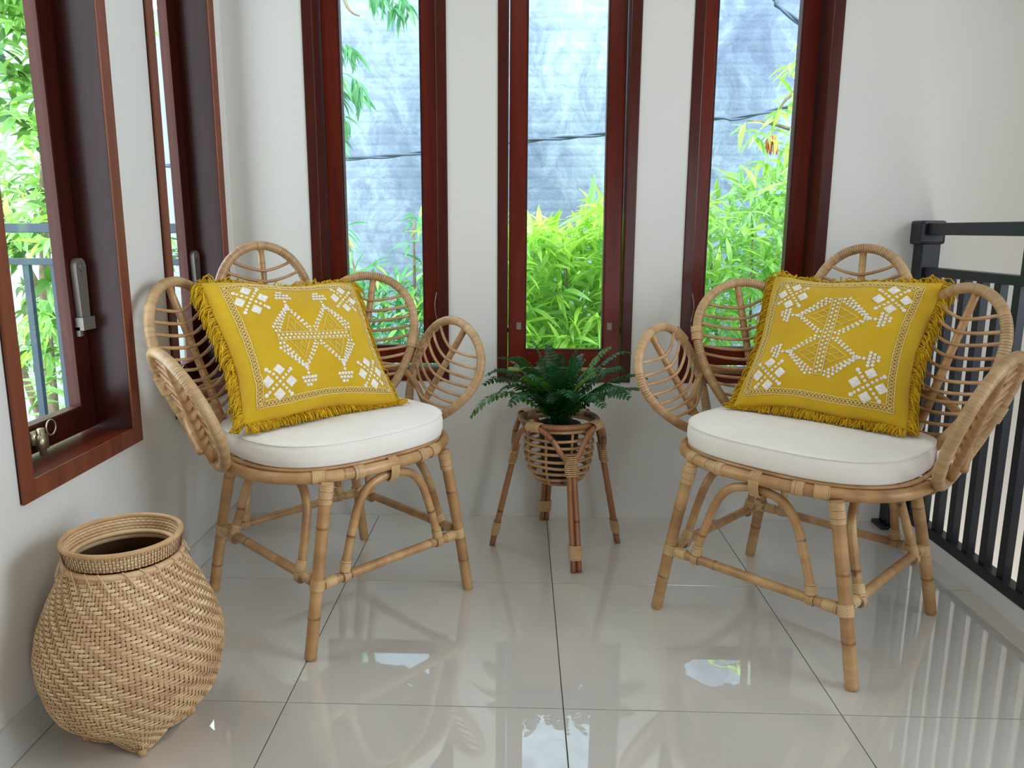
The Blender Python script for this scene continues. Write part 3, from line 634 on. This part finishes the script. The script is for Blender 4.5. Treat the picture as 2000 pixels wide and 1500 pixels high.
# ------------------------------------------------------------------ pillows
def rotvec(w):
    w = Vector(w); return Matrix.Rotation(w.length, 4, w.normalized())
def make_pillow(ch, c, w, W_, H_, label, turned, seed, fringe_len=.047):
    rnd = random.Random(seed)
    root = empty('throw_pillow', label=label, cat='pillow', group='yellow embroidered pillows')
    root.matrix_world = Matrix.Translation((ch[0][0], ch[0][1], 0)) @ Matrix.Rotation(ch[1], 4, 'Z') @ Matrix.Translation(c) @ rotvec(w)
    T = .070; ph = [rnd.uniform(0, 6) for _ in range(8)]
    def front(u, v, off=0.0, sgn=-1):
        eu = 1 - .035 * (1 - v * v) * abs(u) ** 3 * 1.0; ev = 1 - .045 * (1 - u * u) * abs(v) ** 3
        x = u * W_ / 2 * (1 - .075 * (1 - v * v) * u * u) + .004 * math.sin(4 * v + ph[3]) * u; z = v * H_ / 2 * (1 - .085 * (1 - u * u) * v * v) + .004 * math.sin(5 * u + ph[4]) * v
        th = T * (max(0, 1 - abs(u) ** 3.2) * max(0, 1 - abs(v) ** 3.2)) ** .55
        wr = .0035 * math.sin(5 * u + 9 * v + ph[0]) * (1 - u * u) * (1 - v * v) + .0045 * math.exp(-((v + .15 - .5 * u) / .07) ** 2) * max(0, abs(u) - .35) * (1 - u ** 6) * 4 - .006 * math.exp(-((v - .35 - .35 * u) / .06) ** 2) * max(0, u - .2) * (1 - u ** 4) * 3 \
             + .004 * math.sin(22 * v + 4 * u + ph[1]) * max(0, abs(u) - .6) * (1 - abs(u)) * 6 + .004 * math.sin(20 * u - 5 * v + ph[2]) * max(0, abs(v) - .6) * (1 - abs(v)) * 6
        return np.array([x, sgn * (th + wr + off), z])
    n = 56; g = np.sin(np.linspace(-PI / 2, PI / 2, n)) * .35 + np.linspace(-1, 1, n) * .65
    for sgn, nm in ((-1, 'cover'), ):
        mb = MB(); V = [front(u, v) for v in g for u in g]; V2 = [front(u, v, 0, 1) for v in g for u in g]
        F = [(i * n + k, i * n + k + 1, (i + 1) * n + k + 1, (i + 1) * n + k) for i in range(n - 1) for k in range(n - 1)]
        mb.add(V + V2, F + [tuple(n * n + a for a in q[::-1]) for q in F]); o = mb.build('cover', 'yellow', root)
        bm = bmesh.new(); bm.from_mesh(o.data); bmesh.ops.remove_doubles(bm, verts=bm.verts, dist=.0004); bm.to_mesh(o.data); bm.free()
    def S_(x, y, off=.0012):   # metres on the face -> local point
        if turned: x, y = -y, x
        return front(x / (W_ / 2), y / (H_ / 2), off)
    def disc(mb, x, y, r=.0052):
        P = [S_(x + r * math.cos(t), y + r * math.sin(t), .0010) for t in np.linspace(0, 2 * PI, 8, endpoint=False)]; P2 = [S_(x + r * .6 * math.cos(t), y + r * .6 * math.sin(t), .0028) for t in np.linspace(0, 2 * PI, 8, endpoint=False)]
        c0 = S_(x, y, .0016); mb.add(P + P2 + [c0], [(k, (k + 1) % 8, 8 + (k + 1) % 8, 8 + k) for k in range(8)] + [(8 + k, 8 + (k + 1) % 8, 16) for k in range(8)])
    def ribbon(mb, pts, w=.0012, off=.0018):
        P = np.array([S_(x, y, off) for x, y in pts]); mb.tube(P, w, 5)
    def line(a, b, n=8): return [(a[0] + (b[0] - a[0]) * t, a[1] + (b[1] - a[1]) * t) for t in np.linspace(0, 1, n)]
    # central motif
    mb = MB(); ml = MB(); hb = .114
    for s in (-1, 1):
        ribbon(ml, line((s * .0115, -hb), (s * .0115, hb), 20)); ribbon(ml, line((-.0115, s * hb), (.0115, s * hb), 4))
        cy = s * .056
        dia = [(0, cy + .036), (.066, cy), (0, cy - .036), (-.066, cy)]
        for side in (-1, 1):
            x0 = side * .0125; x1 = side * .064
            ribbon(ml, line((x0, cy + .030), (x1, cy)), .0010); ribbon(ml, line((x1, cy), (x0, cy - .030)), .0010)
            for t in (.33, .66):
                ribbon(ml, line((x0 + (x1 - x0) * t, cy + .030 * (1 - t)), (x0, cy + .030 - .06 * (t * .9)), 5), .0008)
                ribbon(ml, line((x0 + (x1 - x0) * t, cy - .030 * (1 - t)), (x0, cy - .030 + .06 * (t * .9)), 5), .0008)
            for t in np.linspace(0, 1, 8):      # double bead borders
                for q, ex in ((0, 0), (1, .0105)):
                    for sy in (-1, 1):
                        yy = cy + sy * ((.044 + ex) * (1 - t) + .003)
                        if abs(yy) < .006 and t < .2: continue
                        disc(mb, side * (.018 + (.064) * t + ex * .7 * t), yy, .0040)
            for t in np.linspace(.1, .9, 7):
                disc(mb, side * (.024 + .066 * t), cy + s * ((.062) * (1 - t) + .004), .0044)
            # tassel trees
            for k in range(2): disc(mb, side * (.096 + .0115 * k), cy, .0048)
            X0 = side * .120
            for dx, dy in ((0, 0), (0, .0105), (0, -.0105), (0, .021), (0, -.021), (side * .011, .006), (side * .011, -.006), (side * .011, .017), (side * .011, -.017), (side * .022, 0), (side * .022, .0105)): disc(mb, X0 + dx, cy + dy * .9, .0048)
    for t in np.linspace(-hb + .008, hb - .008, 18):
        disc(mb, -.0050, t, .0040); disc(mb, .0050, t + .005, .0040)
    mb.build('central_motif', 'embroidery', root); ml.build('motif_outline', 'trim', root)
    A = W_ / 2 - .092; B = H_ / 2 - .088
    if turned: A, B = H_ / 2 - .088, W_ / 2 - .092
    for sx in (-1, 1):
        for sy in (-1, 1):
            mb = MB(); cx, cy = sx * A, sy * B; a0 = .12 * sx * sy
            for k in range(4):
                a = k * PI / 2 + a0; qx, qy = cx + .032 * math.cos(a), cy + .032 * math.sin(a); h = .0165
                c4 = [(qx + h * math.cos(a + j * PI / 2), qy + h * math.sin(a + j * PI / 2)) for j in range(4)]
                P = [S_(x, y, .001) for x, y in c4] + [S_(qx + (x - qx) * .85, qy + (y - qy) * .85, .0028) for x, y in c4] + [S_(qx, qy, .003)]
                mb.add(P, [(j, (j + 1) % 4, 4 + (j + 1) % 4, 4 + j) for j in range(4)] + [(4 + j, 4 + (j + 1) % 4, 8) for j in range(4)])
                for rr_, rad in ((.013, .0045), (.025, .0045), (.037, .0045), (.047, .0058)): disc(mb, cx + rr_ * math.cos(a + PI / 4), cy + rr_ * math.sin(a + PI / 4), rad)
            disc(mb, cx, cy, .005); mb.build('corner_motif', 'embroidery', root)
    # border band
    ml = MB(); bf = MB(); e = .030; bw = .016
    sw = turned; turned = False
    X1, Z1 = W_ / 2 - e, H_ / 2 - e
    def Sb(x, y, off): return front(x / (W_ / 2), y / (H_ / 2), off)
    for (ax, ay, bx, by) in ((-X1, -Z1, X1, -Z1), (X1, -Z1, X1, Z1), (X1, Z1, -X1, Z1), (-X1, Z1, -X1, -Z1)):
        L = math.hypot(bx - ax, by - ay); dx, dy = (bx - ax) / L, (by - ay) / L; nx, ny = -dy, dx
        def Q(s, t, off=.0016): return Sb(ax + dx * s + nx * t, ay + dy * s + ny * t, off)
        ss = np.linspace(0, L, 40)
        ml.tube([Q(s, 0) for s in ss], .0012, 5); ml.tube([Q(min(max(s, bw), L - bw), bw) for s in ss], .0012, 5)
        s2 = np.linspace(.004, L - .004, 150)
        for sg in (-1, 1): ml.tube([Q(s, bw / 2 + sg * bw * .34 * math.sin(2 * PI * s / .019), .0018 + .0006 * sg) for s in s2], .0011, 4)
        V = [Q(s, t, .0006) for s in ss for t in (0, bw)]; bf.add(V, [(2 * i, 2 * i + 1, 2 * i + 3, 2 * i + 2) for i in range(39)])
    ml.build('border_stitching', 'trim', root); bf.build('border_band', 'trim_fill', root)
    # fringe: strands hanging from the four seams
    Mi = root.matrix_world.to_3x3().inverted(); down = np.array(Mi @ Vector((0, 0, -1))); zc = root.matrix_world
    mb = MB()
    for side in range(4):
        for k in range(96):
            t = -1 + 2 * (k + rnd.random()) / 96
            u, v, o2 = [(t, -1, (0, -1)), (1, t, (1, 0)), (t, 1, (0, 1)), (-1, t, (-1, 0))][side]
            b = front(u, v); outv = np.array([o2[0], 0, o2[1]]) + np.array([rnd.uniform(-.25, .25) * o2[1], rnd.uniform(-.3, .3), rnd.uniform(-.25, .25) * o2[0]])
            if side == 0: outv = outv + np.array([0, -1.5, .5]); b = b + np.array([0, -.004, .004])
            for j in range(5):
                Lf = fringe_len * rnd.uniform(.7, 1.1) * (1.25 if (abs(t) > .93) else 1); P = [b]; d = outv + np.array([rnd.uniform(-.3, .3) for _ in range(3)]); d /= np.linalg.norm(d); p = b.copy()
                wgt = 1.3
                for m in range(4):
                    d = d + down * wgt * (.40 + .22 * m) + np.array([rnd.uniform(-.32, .32) for _ in range(3)]); d /= np.linalg.norm(d); p = p + d * Lf / 4
                    wz = (zc @ Vector(p)).z
                    if wz < .5125:      # lies on the cushion
                        p = p + np.array(Mi @ Vector((0, 0, .5125 + rnd.uniform(0, .007) - wz))); 
                    P.append(p)
                mb.tube(P, [.0018, .0019, .0018, .0017, .0011], 3, cap=False)
    o = mb.build('fringe', 'fringe', root); o['kind'] = 'stuff'
make_pillow(CL, (-.023, .100, .684), (-.604, .052, .011), .470, .415, 'yellow fringed pillow on the left chair, its white central motif running sideways', True, 5)
make_pillow(CR, (-.024, .183, .690), (-.594, -.038, .061), .440, .428, 'yellow fringed pillow on the right chair, its white central motif standing upright', False, 9)

# ------------------------------------------------------------------ planter stand, pot, fern
SX, SY = .124, 2.340
st = empty('plant_stand', (SX, SY, 0), 0, 'four-legged rattan plant stand below the middle window', 'plant stand')
angs = [math.radians(x) for x in (183, -77, 7, 99.5)]; frad = [.21, .2145, .199, .212]
def pol(r, a, z): return np.array([r * math.cos(a), r * math.sin(a), z])
t = np.linspace(0, 2 * PI, 48, endpoint=False)
mb = MB(); mb.tube(np.stack([.119 * np.cos(t), .119 * np.sin(t), 0 * t + .418], 1), .0095, 10, closed=True, nodes=[.2, .5]); mb.build('top_ring', 'stand_pole', st)
mb = MB(); mb.tube(np.stack([.113 * np.cos(t), .113 * np.sin(t), 0 * t + .402], 1), .006, 8, closed=True); mb.build('hoop', 'rib', st)
for z, r in zip((.372, .350, .328, .306, .284, .262, .242, .224), (.107, .108, .1075, .105, .101, .094, .082, .064)):
    mb = MB(); mb.tube(np.stack([r * np.cos(t), r * np.sin(t), 0 * t + z + .0015 * np.sin(2 * t + z * 90)], 1), .0048, 7, closed=True); mb.build('hoop', 'rib', st)
for k in range(8):
    a = k * PI / 4 + .35; mb = MB(); mb.tube(spline([pol(.108, a, .405), pol(.102, a, .35), pol(.099, a, .30), pol(.088, a, .25), pol(.060, a, .219), pol(.0, a, .216)], 5), .0042, 6); mb.build('upright_rib', 'rib', st)
for i in range(4):
    a0, a1 = angs[i], angs[(i + 1) % 4]
    while a1 < a0: a1 += 2 * PI
    def tang(a, s): return np.array([-math.sin(a), math.cos(a), 0]) * s
    f0 = pol(frad[i], a0, 0.0) + tang(a0, .0085); f1 = pol(frad[(i + 1) % 4], a1, 0.0) - tang(a1, .0085)
    g0 = pol(.142, a0, .30) + tang(a0, .009); g1 = pol(.142, a1, .30) - tang(a1, .009); da = a1 - a0
    P = [f0, f0 * .5 + g0 * .5, g0, pol(.142, a0 + da * .13, .345), pol(.139, a0 + da * .24, .385), pol(.136, a0 + da * .38, .410), pol(.136, a0 + da * .5, .414), pol(.136, a0 + da * .62, .410), pol(.139, a1 - da * .24, .385), pol(.142, a1 - da * .13, .345), g1, f1 * .5 + g1 * .5, f1]
    mb = MB(); mb.tube(spline(P, 6), .0088, 9, nodes=[.12 + .03 * i, .55]); mb.build('leg', 'stand_pole', st)
    am = a0 + da / 2; cc = pol(.128, am, .416)
    mb = MB()
    for kk in range(11):
        o2 = tang(am, (kk - 5) * .0042); ring = [cc + o2 + pol(.020 * math.cos(q), am, 0) + np.array([0, 0, .0135 * math.sin(q)]) for q in np.linspace(0, 2 * PI, 14, endpoint=False)]
        mb.tube(ring, .0022, 5, closed=True)
    mb.build('binding', 'binding', st)
    ft = pol(frad[i], a0, 0.0); gg = pol(.142, a0, .30); ta = tang(a0, 1); dv = (gg - ft)
    for w0, w1 in ((.13, .27), (.93, 1.13)):
        mb = MB(); nw = 10
        for kk in range(nw):
            c0 = ft + dv * (w0 + (w1 - w0) * kk / nw); rdir = pol(1, a0, 0)
            ring = [c0 + ta * (.0195 * math.copysign(abs(math.cos(q)) ** .6, math.cos(q))) + rdir * (.0112 * math.copysign(abs(math.sin(q)) ** .7, math.sin(q))) for q in np.linspace(0, 2 * PI, 14, endpoint=False)]; mb.tube(ring, .0022, 5, closed=True)
        mb.build('binding', 'binding', st)
pt_ = empty('flower_pot', (SX, SY, .222), 0, 'small black pot inside the rattan plant stand', 'pot')
mb = MB(); mb.lathe([(.001, 0), (.046, 0), (.049, .003), (.064, .165), (.068, .167), (.068, .182), (.063, .182), (.060, .165), (.045, .01), (.001, .01)], 36); mb.build('pot_body', 'pot', pt_)
mb = MB(); mb.lathe([(.001, .160), (.03, .163), (.0605, .157)], 24); mb.build('soil', 'soil', pt_)
fern = empty('potted_fern', (SX, SY, .385), 0, 'lush dark green fern in the plant stand', 'fern')
def frond(tip, rise, w=.036, mat='fern', n=24, roll=0.0, start=.16):
    tip = np.array(tip, float) - np.array([SX, SY, .385]); a = math.atan2(tip[1], tip[0]); h = math.hypot(tip[0], tip[1])
    P = spline([pol(.012, a, -.005), pol(h * .18, a, tip[2] * .35 + rise * .35), pol(h * .5, a, tip[2] * .62 + rise * .8), pol(h * .8, a, tip[2] * .88 + rise * .6), tip], 10)
    mb = MB(); mb.tube(P, np.linspace(.0021, .0007, len(P)), 5)
    d = np.r_[0, np.cumsum(np.linalg.norm(np.diff(P, axis=0), axis=1))]; L = d[-1]
    for k in range(n):
        s = L * (start + (1 - start) * (k + .5) / n); p = np.array([np.interp(s, d, P[:, i]) for i in range(3)]); p2 = np.array([np.interp(min(s + .004, L), d, P[:, i]) for i in range(3)]); p1 = np.array([np.interp(s - .004, d, P[:, i]) for i in range(3)]); T = p2 - p1; T /= np.linalg.norm(T) + 1e-9
        q = (s / L - start) / (1 - start); ln = w * (math.sin(PI * min(1, q * .86 + .14)) ** .55) * random.uniform(.88, 1.1) + .002; lw = L * (1 - start) / n * .92
        side = np.cross(T, [0, 0, 1.]); ns = np.linalg.norm(side); side = side / ns if ns > .1 else np.array([-math.sin(a), math.cos(a), 0]); nrm = np.cross(side, T)
        sd = math.cos(roll) * side + math.sin(roll) * nrm; nr = np.cross(sd, T)
        for sg in (-1, 1):
            dd = sg * sd + T * .32 + np.array([0, 0, -.12]) + np.random.uniform(-.1, .1, 3); dd /= np.linalg.norm(dd); wv_ = T * lw / 2; tw = nr * random.uniform(-.25, .25) * lw
            c1 = p + dd * ln * .35 + nr * .0016; c2 = p + dd * ln * .75 - np.array([0, 0, ln * .06]); e = p + dd * ln - np.array([0, 0, ln * .16])
            mb.add([p - wv_ * .5, p + wv_ * .5, c1 - wv_ - tw, c1 + wv_ + tw, c2 - wv_ * .8, c2 + wv_ * .8, e + T * lw * .1], [(0, 1, 3, 2), (2, 3, 5, 4), (4, 5, 6)])
    mb.build('frond', mat, fern)
F_ = [((-.150, 2.25, .440), .11, .030, 'fern_new'), ((-.105, 2.30, .560), .07, .036, 'fern'), ((-.03, 2.25, .625), .04, .032, 'fern'), ((.030, 2.33, .665), .03, .036, 'fern'), ((.085, 2.42, .640), .03, .026, 'fern'), ((.125, 2.30, .630), .02, .024, 'fern'), ((.17, 2.27, .645), .02, .026, 'fern'),
      ((.275, 2.30, .652), .02, .040, 'fern_new'), ((.345, 2.36, .625), .05, .040, 'fern'), ((.385, 2.28, .560), .05, .044, 'fern'), ((.425, 2.33, .490), .07, .046, 'fern'), ((.24, 2.14, .50), .07, .036, 'fern'), ((-.03, 2.15, .50), .07, .034, 'fern'), ((.14, 2.14, .53), .05, .032, 'fern'), ((.22, 2.19, .585), .03, .032, 'fern_new'),
      ((.03, 2.17, .58), .03, .034, 'fern'), ((.32, 2.18, .52), .06, .036, 'fern'), ((-.07, 2.40, .60), .04, .034, 'fern'), ((.2, 2.47, .60), .03, .034, 'fern'), ((.06, 2.48, .58), .04, .034, 'fern'), ((.34, 2.46, .55), .06, .036, 'fern'), ((-.12, 2.46, .50), .07, .036, 'fern'), ((-.08, 2.22, .50), .09, .036, 'fern'),
      ((.09, 2.20, .50), .06, .03, 'fern'), ((.17, 2.22, .50), .06, .03, 'fern'), ((.00, 2.24, .56), .05, .032, 'fern_new'), ((.3, 2.25, .60), .02, .034, 'fern'), ((.10, 2.26, .60), .02, .030, 'fern'), ((-.06, 2.30, .54), .06, .034, 'fern'), ((.2, 2.33, .61), .02, .03, 'fern')]
for i, (tp, ri, w_, m_) in enumerate(F_): frond(tp, ri, w_ * 1.22, m_, n=20 + (i % 3) * 3, roll=random.uniform(-.6, .6))

# ------------------------------------------------------------------ woven basket
BX, BYk = -.771, 1.378
bk = empty('woven_basket', (BX, BYk, 0), 0, 'round-bellied woven bamboo basket on the floor at the left wall', 'basket')
ra = math.radians(-61.5) - PI / 4 + PI / 4
def brad(z):     # circular profile radius
    zs_ = [0, .02, .06, .11, .16, .20, .25, .30, .34, .365, .378]; rs = [.095, .112, .138, .160, .171, .1725, .162, .141, .120, .108, .104]
    return np.interp(z, zs_, rs)
def bpt(a, z, off=0.0):
    k = max(0, 1 - z / .085) ** 1.3                   # square foot fading upwards
    c, s = math.cos(a - ra), math.sin(a - ra)
    sq = .101 / (abs(c) + abs(s)) ** 1.0 * 1.0 if True else 0
    r = brad(z) * (1 - k) + sq * k + off
    lift = .012 * k * (1 - abs(math.cos(2 * (a - ra))) ** .8)
    return (r * math.cos(a), r * math.sin(a), z + lift)
from functools import lru_cache
NS, NR = 112, 56; zz = np.linspace(.004, .372, NR); per = 4
zf = np.interp(np.linspace(0, 1, NR), [0, 1], [.004, .374])
# smooth profile sampling
wf = MB(); stt = MB(); rowh = (zf[1] - zf[0])
for i in range(NR):
    z = zf[i]; V = []; m = NS * per
    for k in range(m):
        a = 2 * PI * k / m; st_i = k // per; f = (k % per) / per
        on = ((st_i + i) % 4) < 2; on2 = ((st_i + 1 + i) % 4) < 2
        h0 = .0012 if on else -.0013; h1 = .0012 if on2 else -.0013; off = h0 + (h1 - h0) * max(0, (f - .5) * 2)
        zj = z + .0006 * math.sin(a * 7 + i) 
        V.append(bpt(a, max(0.002, zj - rowh * .40), off - .0008)); V.append(bpt(a, zj, off + .0006)); V.append(bpt(a, zj + rowh * .40, off - .0008))
    F = []
    for k in range(m):
        j = (k + 1) % m; F += [(3 * k, 3 * j, 3 * j + 1, 3 * k + 1), (3 * k + 1, 3 * j + 1, 3 * j + 2, 3 * k + 2)]
    wf.add(V, F)
for s in range(NS):
    V = []; a = 2 * PI * (s + .28) / NS; hw = 2 * PI / NS * .34; rows = []
    for i in range(NR):
        on = ((s + i) % 4) < 2; off = -.0010 if on else .0012
        for dz in (-.3, .3):
            z = max(.002, zf[i] + dz * rowh); V += [bpt(a - hw, z, off - .0006), bpt(a, z, off + .0004), bpt(a + hw, z, off - .0006)]
    m = len(V) // 3; F = []
    for i in range(m - 1): F += [(3 * i, 3 * i + 1, 3 * i + 4, 3 * i + 3), (3 * i + 1, 3 * i + 2, 3 * i + 5, 3 * i + 4)]
    stt.add(V, F)
o = wf.build('woven_strips', 'weave', bk); o['kind'] = 'stuff'
o = stt.build('upright_strips', 'weave_stake', bk); o['kind'] = 'stuff'
mb = MB(); lin_ = []; m = 96
for z in np.linspace(.004, .376, 30): lin_.append([bpt(2 * PI * k / m, z, -.0038) for k in range(m)])
V = [p for row in lin_ for p in row]; F = [(i * m + k, i * m + (k + 1) % m, (i + 1) * m + (k + 1) % m, (i + 1) * m + k) for i in range(29) for k in range(m)]; F.append(tuple(range(m))[::-1])
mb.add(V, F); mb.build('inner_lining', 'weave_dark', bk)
for k in range(4):
    a = ra + k * PI / 2; p = bpt(a, .004); mb = MB(); mb.tube([(p[0], p[1], .0005), (p[0] * .96, p[1] * .96, .012)], [.007, .010], 8); mb.build('foot', 'weave_stake', bk)
t = np.linspace(0, 2 * PI, 72, endpoint=False)
mb = MB(); mb.tube(np.stack([.1035 * np.cos(t), .1035 * np.sin(t), 0 * t + .374], 1), .0062, 8, closed=True, flat=1.2); mb.build('collar_hoop', 'weave', bk)
mb = MB(); mb.tube(np.stack([.0935 * np.cos(t), .0935 * np.sin(t), 0 * t + .386], 1), .005, 8, closed=True); mb.build('collar_hoop', 'weave', bk)
mb = MB()       # loose lashing under the rim
for k in range(22):
    a = 2 * PI * k / 22 + random.uniform(-.08, .08); b = a + random.uniform(.08, .25); mb.tube(spline([(.109 * math.cos(a), .109 * math.sin(a), .384), (.114 * math.cos((a + b) / 2), .114 * math.sin((a + b) / 2), .372), (.120 * math.cos(b), .120 * math.sin(b), .358 + random.uniform(-.006, .006))], 4), .0013, 5)
mb.build('lashing', 'weave', bk)['kind'] = 'stuff'
rows = [(.1010, .386), (.1018, .392), (.1026, .398), (.1036, .404), (.1048, .410)]
for r, z in rows:
    mb = MB(); nn_ = 110; tt = np.linspace(0, 2 * PI, nn_ * 2, endpoint=False); rr_ = r + .0009 * np.sign(np.sin(tt * nn_ / 2 + z * 500))
    mb.tube(np.stack([rr_ * np.cos(tt), rr_ * np.sin(tt), 0 * tt + z], 1), .0033, 6, closed=True); ob = mb.build('rim_coil', 'weave', bk)
mb = MB(); mb.tube(np.stack([.1062 * np.cos(t), .1062 * np.sin(t), 0 * t + .416], 1), .0050, 8, closed=True, ridge=(.006, .0006)); mb.build('rim_edge', 'weave_stake', bk)
mb = MB()
for k in range(110):
    a = 2 * PI * k / 110; mb.tube([(.1044 * math.cos(a), .1044 * math.sin(a), .383), (.1084 * math.cos(a), .1084 * math.sin(a), .412)], .0007, 4)
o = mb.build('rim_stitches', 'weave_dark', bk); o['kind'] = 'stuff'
bpy.context.view_layer.update()
